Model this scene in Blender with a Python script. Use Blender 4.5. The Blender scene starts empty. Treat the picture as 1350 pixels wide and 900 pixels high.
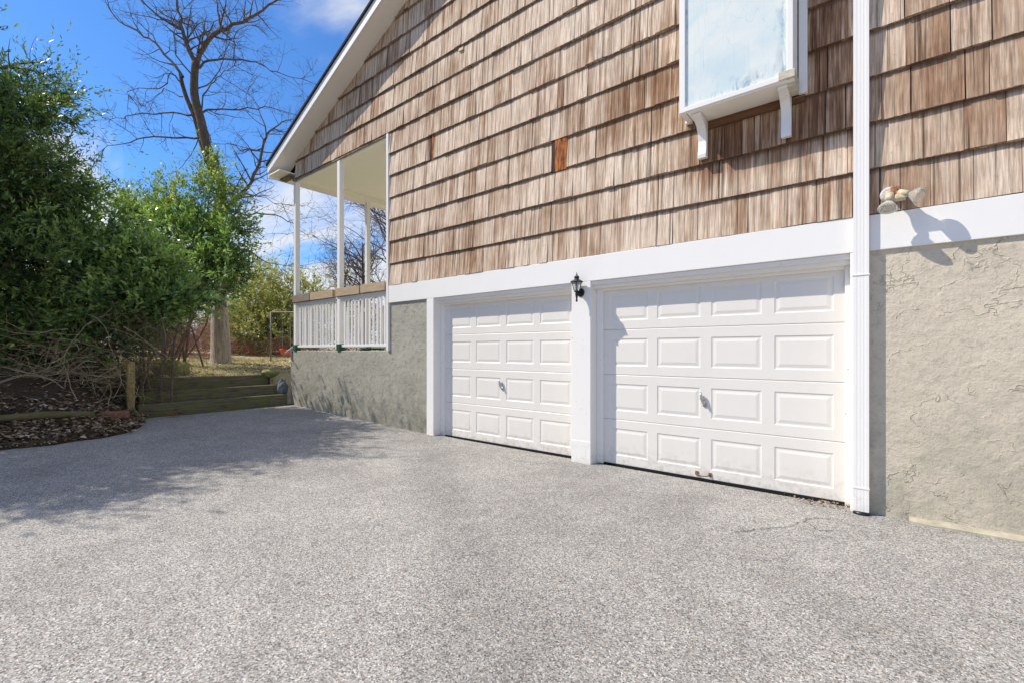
import bpy, math, random
import numpy as np
from mathutils import Vector, Matrix, noise as mnoise

random.seed(7); rng = np.random.default_rng(7)
scene = bpy.context.scene
col = scene.collection
PI = math.pi
CAMZ = 1.36
YAW = math.atan2(740, 603)            # angle between the view and the garage wall
US, UC = math.sin(YAW), math.cos(YAW)

def at(px, py, t):
    """a point seen from the driveway at bearing px, height py, distance t ahead (metres)"""
    k = (px - 675) / 603
    return Vector((t * (k * US - UC), t * (k * UC + US), CAMZ + (462 - py) / 603 * t))

# ------------------------------------------------------------------ mesh building
class MB:
    def __init__(s): s.v = []; s.f = []; s.t = []
    def quad(s, a, b, c, d):
        n = len(s.v); s.v += [a, b, c, d]; s.f.append((n, n+1, n+2, n+3))
    def poly(s, pts):
        n = len(s.v); s.v += list(pts); s.f.append(tuple(range(n, n+len(pts))))
    def box(s, x0, x1, y0, y1, z0, z1, m=None):
        n = len(s.v)
        p = [(x0,y0,z0),(x1,y0,z0),(x1,y1,z0),(x0,y1,z0),(x0,y0,z1),(x1,y0,z1),(x1,y1,z1),(x0,y1,z1)]
        if m is not None: p = [tuple(m @ Vector(q)) for q in p]
        s.v += p
        s.f += [tuple(n+i for i in q) for q in ((0,3,2,1),(4,5,6,7),(0,1,5,4),(1,2,6,5),(2,3,7,6),(3,0,4,7))]
        return s
    def prism(s, prof, axis, a0, a1):
        """closed profile (list of 2-tuples) pushed along an axis"""
        n = len(s.v); k = len(prof)
        for a in (a0, a1):
            for p, q in prof:
                s.v.append({'x': (a, p, q), 'y': (p, a, q), 'z': (p, q, a)}[axis])
        s.f.append(tuple(n+i for i in range(k))); s.f.append(tuple(n+k+k-1-i for i in range(k)))
        for i in range(k):
            j = (i+1) % k; s.f.append((n+i, n+k+i, n+k+j, n+j))
        return s
    def tube(s, pts, rad, sides=6, cap=True):
        pts = [Vector(p) for p in pts]; n0 = len(s.v); k = len(pts)
        up = Vector((0.3, 0.2, 1)).normalized()
        for i, p in enumerate(pts):
            d = (pts[min(i+1, k-1)] - pts[max(i-1, 0)])
            if d.length < 1e-9: d = Vector((0,0,1))
            d.normalize()
            a = d.cross(up)
            if a.length < 1e-3: a = d.cross(Vector((1,0,0)))
            a.normalize(); b = d.cross(a)
            r = rad[i] if hasattr(rad, '__len__') else rad
            for j in range(sides):
                w = 2*PI*j/sides
                q = p + a*(math.cos(w)*r) + b*(math.sin(w)*r); s.v.append((q.x, q.y, q.z))
        for i in range(k-1):
            for j in range(sides):
                j2 = (j+1) % sides
                s.f.append((n0+i*sides+j, n0+i*sides+j2, n0+(i+1)*sides+j2, n0+(i+1)*sides+j))
        if cap:
            s.f.append(tuple(n0+j for j in reversed(range(sides))))
            s.f.append(tuple(n0+(k-1)*sides+j for j in range(sides)))
        return s
    def lathe(s, prof, m=None, sides=20):
        """profile (radius, height) turned about z, placed by m"""
        n0 = len(s.v); k = len(prof)
        for r, h in prof:
            for j in range(sides):
                w = 2*PI*j/sides; q = Vector((r*math.cos(w), r*math.sin(w), h))
                if m is not None: q = m @ q
                s.v.append(tuple(q))
        for i in range(k-1):
            for j in range(sides):
                j2 = (j+1) % sides
                s.f.append((n0+i*sides+j, n0+i*sides+j2, n0+(i+1)*sides+j2, n0+(i+1)*sides+j))
        s.f.append(tuple(n0+j for j in reversed(range(sides)))); s.f.append(tuple(n0+(k-1)*sides+j for j in range(sides)))
        return s
    def build(s, name, mat, parent=None, bevel=0, smooth=False, seg=2, tint=None):
        me = bpy.data.meshes.new(name); me.from_pydata([tuple(p) for p in s.v], [], s.f)
        if tint is not None:
            a = me.attributes.new('tint', 'FLOAT', 'FACE'); a.data.foreach_set('value', np.asarray(tint, dtype=np.float32))
        me.materials.append(mat)
        if smooth: me.polygons.foreach_set('use_smooth', [True]*len(me.polygons))
        me.update()
        o = bpy.data.objects.new(name, me); col.objects.link(o)
        if parent is not None: put_under(o, parent)
        if bevel:
            b = o.modifiers.new('bevel', 'BEVEL'); b.width = bevel; b.segments = seg; b.limit_method = 'ANGLE'; b.angle_limit = math.radians(40)
        return o

def put_under(o, parent):
    o.parent = parent
    o.matrix_parent_inverse = Matrix.Translation(-world_loc(parent))
def world_loc(o):
    return Vector(o.location) + (Vector((0,0,0)) if True else 0) if o.parent is None else Vector((0,0,0))

def thing(name, label, cat, loc=(0,0,0), group=None):
    o = bpy.data.objects.new(name, None); col.objects.link(o)
    o.location = loc; o.empty_display_size = .2
    return tag(o, label, cat, group)
def tag(o, label, cat, group=None):
    o['label'] = label; o['category'] = cat
    if group: o['group'] = group
    return o
def struct(o, kind='structure'): o['kind'] = kind; return o

def quads_mesh(name, V, mat, tint, parent=None, per=4):
    """V: (n, per, 3) array; one face each, with a tint value"""
    n = V.shape[0]
    me = bpy.data.meshes.new(name)
    me.vertices.add(n*per); me.vertices.foreach_set('co', V.reshape(-1).astype(np.float32))
    me.loops.add(n*per); me.loops.foreach_set('vertex_index', np.arange(n*per, dtype=np.int32))
    me.polygons.add(n); me.polygons.foreach_set('loop_start', np.arange(0, n*per, per, dtype=np.int32))
    a = me.attributes.new('tint', 'FLOAT', 'FACE'); a.data.foreach_set('value', tint.astype(np.float32))
    me.materials.append(mat); me.update(calc_edges=True); me.validate()
    o = bpy.data.objects.new(name, me); col.objects.link(o)
    if parent is not None: put_under(o, parent)
    return o

# ------------------------------------------------------------------ materials
class Mat:
    def __init__(s, name, rough=.6, spec=.3):
        s.m = bpy.data.materials.new(name); s.m.use_nodes = True
        s.nt = s.m.node_tree; s.b = s.nt.nodes['Principled BSDF']
        s.b.inputs['Roughness'].default_value = rough
        s.b.inputs['Specular IOR Level'].default_value = spec
        s._co = None
    def n(s, t, **kw):
        x = s.nt.nodes.new(t)
        for k, v in kw.items(): setattr(x, k, v)
        return x
    def l(s, a, b): s.nt.links.new(a, b)
    def sset(s, sock, v):
        if hasattr(v, 'links') or isinstance(v, bpy.types.NodeSocket): s.l(v, sock)
        else: sock.default_value = v
    def co(s):
        if s._co is None: s._co = s.n('ShaderNodeNewGeometry').outputs['Position']
        return s._co
    def vscale(s, sc, off=None, src=None):
        m = s.n('ShaderNodeMapping'); m.inputs['Scale'].default_value = sc
        s.l(src or s.co(), m.inputs['Vector'])
        if off is not None: s.sset(m.inputs['Location'], off)
        return m.outputs[0]
    def noise(s, vec, scale, detail=4, rough=.55, dist=0, out='Fac'):
        x = s.n('ShaderNodeTexNoise'); s.l(vec, x.inputs['Vector']); x.inputs['Scale'].default_value = scale
        x.inputs['Detail'].default_value = detail; x.inputs['Roughness'].default_value = rough; x.inputs['Distortion'].default_value = dist
        return x.outputs[out]
    def vor(s, vec, scale, out='Distance', feature='F1'):
        x = s.n('ShaderNodeTexVoronoi', feature=feature); s.l(vec, x.inputs['Vector']); x.inputs['Scale'].default_value = scale
        return x.outputs[out]
    def ramp(s, fac, stops, interp='LINEAR'):
        x = s.n('ShaderNodeValToRGB'); s.l(fac, x.inputs[0]); x.color_ramp.interpolation = interp
        e = x.color_ramp.elements
        while len(e) < len(stops): e.new(.5)
        for i, (p, c) in enumerate(stops):
            e[i].position = p
            e[i].color = (*c, 1) if hasattr(c, '__len__') else (c, c, c, 1)
        return x.outputs[0]
    def mr(s, v, a, b, c=0, d=1):
        x = s.n('ShaderNodeMapRange'); s.l(v, x.inputs[0])
        for i, q in zip((1,2,3,4), (a,b,c,d)): x.inputs[i].default_value = q
        return x.outputs[0]
    def math(s, op, a, b=0.0, c=None):
        x = s.n('ShaderNodeMath', operation=op); s.sset(x.inputs[0], a); s.sset(x.inputs[1], b)
        if c is not None: s.sset(x.inputs[2], c)
        return x.outputs[0]
    def mix(s, fac, a, b, mode='MIX'):
        x = s.n('ShaderNodeMix', data_type='RGBA', blend_type=mode)
        s.sset(x.inputs[0], fac)
        for sock, v in ((x.inputs[6], a), (x.inputs[7], b)):
            if isinstance(v, tuple): sock.default_value = (*v, 1) if len(v) == 3 else v
            else: s.l(v, sock)
        return x.outputs[2]
    def attr(s, name='tint'):
        return s.n('ShaderNodeAttribute', attribute_name=name).outputs['Fac']
    def color(s, c):
        if isinstance(c, tuple): s.b.inputs['Base Color'].default_value = (*c, 1)
        else: s.l(c, s.b.inputs['Base Color'])
    def bump(s, h, strength=.5, dist=.01):
        x = s.n('ShaderNodeBump'); x.inputs['Strength'].default_value = strength; x.inputs['Distance'].default_value = dist
        s.l(h, x.inputs['Height']); s.l(x.outputs[0], s.b.inputs['Normal'])
    def xyz(s):
        x = s.n('ShaderNodeSeparateXYZ'); s.l(s.co(), x.inputs[0]); return x.outputs

def m_asphalt():
    m = Mat('asphalt', .88, .2); p = m.co()
    def cell(sc):
        sp = m.n('ShaderNodeSeparateColor'); m.l(m.vor(p, sc, 'Color'), sp.inputs[0]); return sp.outputs
    a, b = cell(142), cell(270)
    st = m.math('ADD', m.math('MULTIPLY', a[0], .72), m.math('MULTIPLY', b[0], .28))
    c = m.ramp(st, [(.06, (.07,.066,.061)), (.24, (.205,.195,.182)), (.5, (.352,.337,.316)), (.74, (.47,.452,.425)), (.93, (.76,.735,.70))])
    c = m.mix(m.mr(a[1], .93, .95, 0, .55), c, (.46,.33,.24))                  # the odd rusty stone
    big = m.noise(p, .5, 6, .62, .8); med = m.noise(p, 1.9, 6, .68); sm = m.noise(p, 7, 5, .7)
    f = m.math('MULTIPLY', m.mr(big, .32, .68, .80, 1.08), m.mr(med, .28, .72, .87, 1.08))
    f = m.math('MULTIPLY', f, m.mr(sm, .3, .7, .90, 1.07))
    x, y, z = m.xyz()
    lane = m.math('ADD', m.math('MULTIPLY', x, .62), m.math('MULTIPLY', y, .78))
    lane = m.math('ADD', lane, m.math('MULTIPLY', med, .9))
    def dark(cen, w, amt):
        q = m.n('ShaderNodeMapRange', interpolation_type='SMOOTHSTEP'); m.l(m.math('ABSOLUTE', m.math('SUBTRACT', lane, cen)), q.inputs[0])
        q.inputs[1].default_value = 0; q.inputs[2].default_value = w; q.inputs[3].default_value = amt; q.inputs[4].default_value = 1
        return q.outputs[0]
    f = m.math('MULTIPLY', f, m.math('MULTIPLY', dark(.75, .45, .89), dark(2.6, .5, .93)))
    oil = m.mr(m.noise(m.vscale((1,1,1), (3.3,1.7,0)), .9, 5, .7), .64, .74, 1, .80)
    f = m.math('MULTIPLY', f, oil)
    cc = m.n('ShaderNodeCombineColor'); [m.l(f, cc.inputs[i]) for i in range(3)]
    c = m.mix(1.0, c, cc.outputs[0], 'MULTIPLY')
    m.color(c); m.bump(m.vor(p, 142), .2, .004); return m.m

def m_shingle(name='cedar_shingle'):
    m = Mat(name, .88, .12); t = m.attr('tint'); p = m.co(); x, y, z = m.xyz()
    off = m.n('ShaderNodeCombineXYZ'); m.l(m.math('MULTIPLY', t, 37.0), off.inputs[0]); m.l(m.math('MULTIPLY', t, 91.0), off.inputs[2])
    fine = m.noise(m.vscale((85, 40, 2.6), off.outputs[0]), 1, 3, .65)
    strk = m.noise(m.vscale((25, 12, .38), off.outputs[0]), 1, 4, .68, .3)
    split = m.noise(m.vscale((34, 1, .35), off.outputs[0]), 1, 2, .5)
    patch = m.noise(m.vscale((.7, .7, 1.1)), 1, 4, .6)
    spots = m.noise(m.vscale((30, 30, 20)), 1, 4, .7)
    # browner wood and painted shade round box window; the right hand wall is younger
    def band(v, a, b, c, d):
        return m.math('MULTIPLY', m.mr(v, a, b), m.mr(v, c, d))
    brown_shade = m.math('MULTIPLY', band(x, -1.75, -1.35, -.1, -.22), m.mr(z, 2.95, 3.25))
    brown_left = m.math('MULTIPLY', band(x, -3.2, -2.4, -1.4, -1.9), band(z, 3.5, 3.8, 4.6, 4.2))
    right = m.mr(x, -.16, -.10)
    fac = m.math('ADD', m.math('MULTIPLY', strk, m.mr(right, 0, 1, .92, .5)), m.math('MULTIPLY', m.math('SUBTRACT', patch, .5), .5))
    fac = m.math('ADD', fac, m.math('MULTIPLY', m.math('SUBTRACT', t, .5), .16))
    fac = m.math('ADD', fac, m.math('MULTIPLY', brown_shade, .20)); fac = m.math('ADD', fac, m.math('MULTIPLY', brown_left, .12))
    fac = m.math('ADD', fac, m.math('MULTIPLY', right, .27))
    c = m.ramp(fac, [(.32, (.79,.645,.51)), (.45, (.67,.52,.395)), (.55, (.49,.345,.24)), (.66, (.33,.195,.118)), (.78, (.20,.105,.058)), (.93, (.10,.052,.032))])
    g = m.mr(fine, .32, .70, 1.20, .52)
    g = m.math('MULTIPLY', g, m.mr(split, .62, .66, 1, .42))
    cc = m.n('ShaderNodeCombineColor'); [m.l(g, cc.inputs[i]) for i in range(3)]
    c = m.mix(1.0, c, cc.outputs[0], 'MULTIPLY')
    c = m.mix(m.mr(spots, .60, .74, 0, .4), c, (.24,.15,.095))
    # brown strip under each course above, butt shadow painted into the colour
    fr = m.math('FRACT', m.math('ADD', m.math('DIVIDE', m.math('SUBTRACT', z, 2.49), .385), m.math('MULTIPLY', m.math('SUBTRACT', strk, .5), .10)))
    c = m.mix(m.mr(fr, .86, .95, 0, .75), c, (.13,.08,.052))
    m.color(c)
    m.bump(m.math('ADD', fine, m.math('MULTIPLY', strk, .8)), .35, .004); return m.m

def m_stucco(name, c0, c1, c2, stain=.5):
    m = Mat(name, .9, .15); p = m.co()
    warp = m.noise(p, 1.7, 4, .6, 0, 'Color')
    wv = m.n('ShaderNodeVectorMath', operation='MULTIPLY_ADD'); m.l(warp, wv.inputs[0]); wv.inputs[1].default_value = (.30,.30,.30); m.l(m.vscale((1,1,1.15)), wv.inputs[2])
    a = m.noise(wv.outputs[0], 3.4, 4, .55)
    ridge = m.math('ABSOLUTE', m.math('SUBTRACT', a, .5))
    rg = m.mr(ridge, 0, .016, 1, 0)                        # sharp trowel lips
    gate = m.mr(m.noise(wv.outputs[0], 4.1, 4), .48, .60)
    rg = m.math('MULTIPLY', rg, gate)
    b = m.noise(p, 15, 8, .72)
    pit = m.mr(m.noise(p, 46, 4, .75), .60, .72)
    fine = m.noise(p, 150, 3, .75)
    h = m.math('ADD', m.math('MULTIPLY', a, .6), m.math('MULTIPLY', rg, .14))
    h = m.math('ADD', h, m.math('MULTIPLY', b, .36)); h = m.math('ADD', h, m.math('MULTIPLY', fine, .09))
    h = m.math('SUBTRACT', h, m.math('MULTIPLY', pit, .10))
    big = m.noise(m.vscale((.9,.9,1.2)), 1.2, 5, .65)
    c = m.mix(m.mr(big, .35, .68), c0, c1)
    x, y, z = m.xyz()
    low = m.math('MULTIPLY', m.mr(z, 1.5, .1), m.mr(m.noise(p, 3.2, 7, .75), .36, .66))
    c = m.mix(m.math('MULTIPLY', low, stain), c, c2)
    c = m.mix(m.math('MULTIPLY', m.mr(b, .52, .70), .65), c, c2)
    c = m.mix(m.math('MULTIPLY', pit, .5), c, c2)
    c = m.mix(m.math('MULTIPLY', rg, .36), c, tuple(q*.4 for q in c2))
    m.color(c); m.bump(h, .8, .045); return m.m

def m_paint(name, c, rough=.45, dirt=.25, dirtc=(.35,.31,.26), peel=0.0, spec=.35):
    m = Mat(name, rough, spec); p = m.co()
    d = m.noise(m.vscale((3,3,1.2)), 1.3, 6, .7)
    base = m.mix(m.math('MULTIPLY', m.mr(d, .45, .8), dirt*.5), c, tuple(q*.82 for q in c))
    x, y, z = m.xyz()
    low = m.math('MULTIPLY', m.mr(z, .3, 0), m.mr(m.noise(p, 16, 5, .7), .45, .62))
    base = m.mix(m.math('MULTIPLY', low, dirt), base, dirtc)
    if peel:
        pn = m.noise(m.vscale((22,22,14)), 1, 4, .7)
        base = m.mix(m.mr(pn, .67, .69, 0, peel), base, (.3,.25,.2))
    m.color(base)
    m.bump(m.noise(m.vscale((60,60,9)), 1, 3), .12, .004); return m.m

def m_plain(name, c, rough=.5, spec=.3, metal=0, var=.3, sc=12, c2=None):
    m = Mat(name, rough, spec); m.b.inputs['Metallic'].default_value = metal
    n = m.noise(m.co(), sc, 5, .65)
    m.color(m.mix(m.mr(n, .35, .68), c, c2 or tuple(q*(1-var) for q in c)))
    m.bump(n, .2, .003); return m.m

def m_wood(name, c0, c1, sc=(30,30,3), moss=None, rough=.85):
    m = Mat(name, rough, .15); p = m.co()
    g = m.noise(m.vscale(sc), 1, 5, .65, .5)
    c = m.mix(m.mr(g, .35, .66), c0, c1)
    if moss: c = m.mix(m.mr(m.noise(p, 5, 5, .7), .44, .6), c, moss)
    m.color(c); m.bump(g, .5, .008); return m.m

def m_leaf(name, dark, light, trans=.25, rough=.35, dry=None):
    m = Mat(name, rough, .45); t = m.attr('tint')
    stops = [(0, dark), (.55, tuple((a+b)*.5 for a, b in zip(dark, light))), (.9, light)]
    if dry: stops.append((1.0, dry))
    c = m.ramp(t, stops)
    hv = m.noise(m.co(), 2.3, 4, .7)
    c = m.mix(m.mr(hv, .50, .68, 0, .42), c, m.mix(.45, c, (.34,.30,.10)))
    c = m.mix(m.mr(hv, .48, .34, 0, .6), c, m.mix(1.0, c, (.62,.80,1.0), 'MULTIPLY'))
    m.color(c)
    tr = m.n('ShaderNodeBsdfTranslucent')
    m.l(m.mix(1.0, c, (1.0, 1.1, .5), 'MULTIPLY'), tr.inputs[0])
    ms = m.n('ShaderNodeMixShader'); ms.inputs[0].default_value = trans
    m.l(m.b.outputs[0], ms.inputs[1]); m.l(tr.outputs[0], ms.inputs[2])
    m.l(ms.outputs[0], m.nt.nodes['Material Output'].inputs[0]); return m.m

def m_bark(name, c0, c1, vs=3.0, up=0.0):
    m = Mat(name, .9, .1)
    g = m.noise(m.vscale((26,26,vs)), 1, 5, .7, .8)
    c = m.mix(m.mr(g, .35, .65), c0, c1)
    c = m.mix(m.mr(m.noise(m.co(), 3, 4), .5, .75, 0, .5), c, tuple(q*.55 for q in c0))
    c = m.mix(m.mr(m.xyz()[2], 2.8, 5.2, 0, up), c, (.36,.32,.28), 'MULTIPLY')
    m.color(c); m.bump(g, .9, .03); return m.m

def m_ground():
    m = Mat('ground_cover', .95, .05); p = m.co()
    a = m.noise(p, 1.1, 5, .65); f = m.noise(p, 40, 4, .75); g = m.noise(p, 9, 4, .7)
    grass = m.mix(m.mr(f, .35, .65), (.52,.44,.26), (.72,.62,.41))
    grass = m.mix(m.mr(a, .48, .66, 0, .3), grass, (.36,.36,.14))
    dirt = m.mix(m.mr(f, .35, .65), (.055,.04,.03), (.16,.115,.08))
    x, y, z = m.xyz()
    d2 = m.math('ADD', x, m.math('MULTIPLY', y, 0.0))
    isdirt = m.math('MAXIMUM', m.mr(y, 3.0, 2.2), m.mr(g, .58, .66, 0, .55))
    m.color(m.mix(isdirt, grass, dirt)); m.bump(f, .8, .03); return m.m

ASPH = m_asphalt()
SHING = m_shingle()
ST_R = m_stucco('tan_stucco', (.70,.615,.485), (.60,.53,.42), (.36,.345,.265), .85)
ST_L = m_stucco('grey_stucco', (.47,.445,.375), (.38,.362,.305), (.18,.172,.135), .95)
WHITE = m_paint('white_paint', (.85,.825,.79), .45, .3, peel=.55)
WHITE2 = m_paint('clean_white_paint', (.85,.83,.80), .4, .25)
DOORW = m_paint('garage_door_paint', (.775,.74,.685), .38, .45)
CREAM = m_paint('cream_soffit_paint', (.93,.89,.74), .6, .3, peel=.2)
SOFF = m_paint('soffit_paint', (.92,.87,.77), .6, .35, peel=.25)
DARKSH = m_plain('dark_roof_shingle', (.035,.035,.045), .9, .1, 0, .5, 20)
UNDER = m_plain('dark_sheathing', (.05,.035,.028), .9, .1)
EXPO = m_wood('exposed_rusty_wood', (.62,.21,.06), (.075,.03,.022), (34,34,6))
EXPOD = m_wood('exposed_dark_wood', (.10,.06,.045), (.03,.022,.02), (60,60,6))
TIMBER = m_wood('mossy_timber', (.22,.19,.125), (.085,.075,.052), (5,3,34), (.16,.165,.065))
POSTW = m_wood('weathered_post', (.66,.48,.20), (.40,.28,.11), (40,40,3))
PLANTW = m_wood('planter_board', (.52,.40,.27), (.38,.28,.19), (4,30,40))
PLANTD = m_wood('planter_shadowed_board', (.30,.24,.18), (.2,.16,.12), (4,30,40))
BLACKM = m_plain('black_iron', (.012,.012,.014), .38, .5, 0, .3)
RUST = m_plain('rusty_metal', (.32,.16,.09), .75, .3, .2, .6, 40, (.12,.07,.05))
BRONZE = m_plain('copper_knuckle', (.55,.25,.11), .6, .3, .1, .6, 50, (.16,.09,.06))
IVORY = m_plain('aged_ivory_plastic', (.72,.64,.44), .5, .35, 0, .3, 30, (.42,.34,.22))
STEEL = m_plain('satin_steel', (.50,.50,.49), .32, .5, .85, .3)
GALV = m_plain('grey_galvanised_pipe', (.26,.24,.21), .6, .3, .2, .3)
ROPE = m_plain('grey_rope', (.42,.40,.34), .9, .1)
REDPL = m_plain('red_plastic', (.72,.10,.05), .45, .4, 0, .15)
GREENP = m_plain('green_plastic', (.02,.11,.05), .45, .4, 0, .5)
BLUEP = m_plain('blue_tarp', (.03,.08,.26), .5, .4, 0, .5)
DECK = m_wood('deck_boards', (.62,.58,.5), (.5,.46,.4), (3,30,30))
BARK = m_bark('grey_brown_bark', (.64,.54,.44), (.27,.22,.175), 3.0, 1.0)
BARKD = m_bark('dark_branch_bark', (.27,.21,.17), (.11,.088,.074), 6)
TWIG = m_bark('tan_twig_bark', (.34,.27,.155), (.155,.12,.07), 12)
TWIGL = m_bark('pale_twig_bark', (.56,.46,.29), (.34,.27,.17), 12)
TWIGR = m_bark('reddish_twig_bark', (.52,.25,.19), (.30,.16,.13), 12)
FARTW = m_bark('far_twig_bark', (.20,.15,.14), (.12,.095,.09), 12)
STONE = m_plain('mossy_stone', (.34,.31,.14), .95, .1, 0, .5, 14, (.15,.17,.05))
ROCK = m_plain('grey_rock', (.22,.24,.24), .95, .1, 0, .5, 14)
FWALL = m_plain('far_stone_wall', (.30,.28,.28), .95, .1, 0, .6, 5, (.13,.12,.13))
BRICK = m_plain('weathered_brick', (.34,.17,.11), .95, .1, 0, .5, 20)
LOG = m_wood('edging_log_bark', (.20,.16,.09), (.10,.085,.045), (30,3,30), (.12,.13,.04))
LEAFD = m_leaf('litter_leaf', (.11,.08,.055), (.58,.42,.27), .05, .8, (.85,.75,.6))
GROUND = m_ground()
L_EVER = m_leaf('dark_needle_foliage', (.02,.065,.032), (.34,.47,.13), .33, .36)
L_HOLLY = m_leaf('glossy_green_leaf', (.018,.075,.034), (.48,.66,.20), .34, .26)
L_LIGHT = m_leaf('light_green_leaf', (.055,.14,.035), (.58,.66,.18), .34, .36)
L_YELL = m_leaf('yellow_green_foliage', (.10,.13,.04), (.66,.62,.22), .3, .5)
L_GRASS = m_leaf('dormant_grass', (.45,.38,.19), (.88,.77,.54), .25, .7)

def m_pane():
    m = Mat('whitewashed_pane', .28, .5); p = m.co()
    cloud = m.noise(m.vscale((2.2,2,2.6)), 1, 6, .65, .7)
    strk = m.noise(m.vscale((55,1,2.2)), 1, 4, .65)
    c = m.mix(m.mr(cloud, .42, .72), (.78,.81,.77), (.60,.72,.74))
    c = m.mix(m.mr(strk, .56, .76, 0, .35), c, (.42,.57,.64))
    x, y, z = m.xyz()
    edge = m.math('MAXIMUM', m.mr(x, -.78, -.66), m.math('MAXIMUM', m.mr(x, -1.49, -1.52), m.mr(z, 3.92, 3.80)))
    blot = m.noise(m.vscale((9,9,4)), 1, 5, .7, 1.0)
    c = m.mix(m.math('MULTIPLY', edge, m.mr(blot, .50, .66, 0, .8)), c, (.17,.32,.42))
    crack = m.math('ABSOLUTE', m.math('SUBTRACT', m.noise(m.vscale((5,1,1.1)), 1, 3, .5, .4), .5))
    c = m.mix(m.mr(crack, 0, .006, .16, 0), c, (.18,.32,.42))
    m.color(c); return m.m
PANE = m_pane()

def m_glass(name, tintc, rough=.05):
    m = Mat(name, rough, .5)
    m.b.inputs['Base Color'].default_value = (*tintc, 1)
    m.b.inputs['Transmission Weight'].default_value = .85; m.b.inputs['IOR'].default_value = 1.3
    return m.m
BULB = m_glass('clear_bulb_glass', (.93,.93,.86), .04); BULB.node_tree.nodes['Principled BSDF'].inputs['Transmission Weight'].default_value = .78
LGLASS = m_glass('lantern_glass', (.92,.94,.95), .15)
SILV = m_plain('silvered_reflector', (.75,.74,.68), .25, .5, .9, .2)

# ------------------------------------------------------------------ terrain
def gz(x):                      # driveway height, rising gently to the west
    return .155 * min(max((-5.5 - x) / 5.0, 0), 1.0)
EDGE = [(-30,-8.9), (-6,-8.9), (.2,-8.85), (.9,-8.78), (1.4,-8.88), (1.75,-9.12), (2.05,-9.75), (2.2,-10.42), (30,-10.42)]
def edge_x(y):
    for (a, xa), (b, xb) in zip(EDGE, EDGE[1:]):
        if a <= y <= b: return xa + (xb-xa)*(y-a)/(b-a)
    return EDGE[-1][1]
def yard_z(x): return .80 + .055*min(max(-11.2 - x, 0), 9.0) + .012*max(-20.2-x, 0)
def terrain(x, y):
    e = edge_x(y); d = e - x
    if d < 0: return gz(x) - .06
    top = yard_z(x)
    if y > 2.15:
        if d < .10: return gz(x) - .05
        if d < .88: return .2
        return top + .02*mnoise.noise((x*.8, y*.8, 0))
    prof = (.12 + min(d/.5, 1)*.12 + max(d-.5, 0)*.36)*min(1, max(.45, (2.9-y)/1.6))
    z = min(gz(e) + prof - .06, top + .15)
    return z + .05*mnoise.noise((x*1.3, y*1.3, 3)) * min(d/.4, 1)
def axis(spans):
    out = []
    for a, b, s in spans:
        n = max(1, round((b-a)/s)); out += [a + (b-a)*i/n for i in range(n)]
    return out + [spans[-1][1]]
xs = axis([(-420,-60,40), (-60,-20,2.5), (-20,-12.5,.35), (-12.5,-8.2,.09), (-8.2,14,2.2), (14,400,48)])
ys = axis([(-400,-20,47), (-20,-4,1.6), (-4,-.5,.25), (-.5,5.2,.09), (5.2,12,.4), (12,40,3), (40,400,45)])
g = MB()
for y in ys:
    for x in xs: g.v.append((x, y, terrain(x, y)))
nx = len(xs)
for j in range(len(ys)-1):
    for i in range(nx-1): g.f.append((j*nx+i, j*nx+i+1, (j+1)*nx+i+1, (j+1)*nx+i))
struct(g.build('ground', GROUND, smooth=True))

d = MB()
dys = axis([(-40,-2,2), (-2,4.95,.12)])
dxs = [0, .004, .012, .03, .06, .1, .15, .2, .3, .45, .7, 1.0]
rows = []
for y in dys:
    e = edge_x(y) + .10*mnoise.noise((y*2.2, 0, 5)) + (.02*mnoise.noise((y*9, 1, 5)) if y > -2 else 0)
    r = []
    for k in dxs:
        x = e + (25 - e)*k
        r.append(len(d.v)); d.v.append((x, y, gz(x) + .004*mnoise.noise((x*.9, y*.9, 0)) - (.03 if k == 0 else 0)))
    rows.append(r)
for a, b in zip(rows, rows[1:]):
    for i in range(len(a)-1): d.f.append((a[i], a[i+1], b[i+1], b[i]))
drive = struct(d.build('driveway', ASPH, smooth=True))
# hairline cracks in the asphalt
CRK = m_plain('crack_dark', (.07,.065,.06), .95, .05)
def crack(pts, w):
    m = MB(); L = []
    for (x0,y0), (x1,y1) in zip(pts, pts[1:]):
        for i in range(8):
            t = i/8; L.append((x0+(x1-x0)*t + random.gauss(0,.009), y0+(y1-y0)*t + random.gauss(0,.009)))
    for (a, b), (c, e) in zip(L, L[1:]):
        dx, dy = c-a, e-b; n = math.hypot(dx, dy) or 1; ww = w*random.uniform(.3,1.2)
        ox, oy = -dy/n*ww, dx/n*ww
        m.quad((a+ox,b+oy,gz(a)+.007), (a-ox,b-oy,gz(a)+.007), (c-ox,e-oy,gz(c)+.007), (c+ox,e+oy,gz(c)+.007))
    o = m.build('crack', CRK, drive)
crack([(-.87,3.70), (-.72,3.92), (-.58,4.07), (-.46,4.40), (-.32,4.52)], .0036)
crack([(-.50,4.30), (-.38,4.15), (-.30,4.22)], .004)
crack([(-3.0,4.63), (-3.25,4.45), (-3.6,4.42), (-3.9,4.5)], .0025)

# ------------------------------------------------------------------ house
house = thing('house', 'gabled house with brown cedar shingles, white trim and a stucco garage level', 'house', (-3, 4.85, 0))
D = 4.85; YW = 4.88
SL = .424; ZW = 5.585; XW = -10.19; XR = -1.5
def rake(x): return ZW + SL*(x - XW) if x < XR else ZW + SL*(XR - XW) - SL*(x - XR)
PITCH = .385; ZB = 2.49; ZO = 5.15; XP = -6.741

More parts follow.
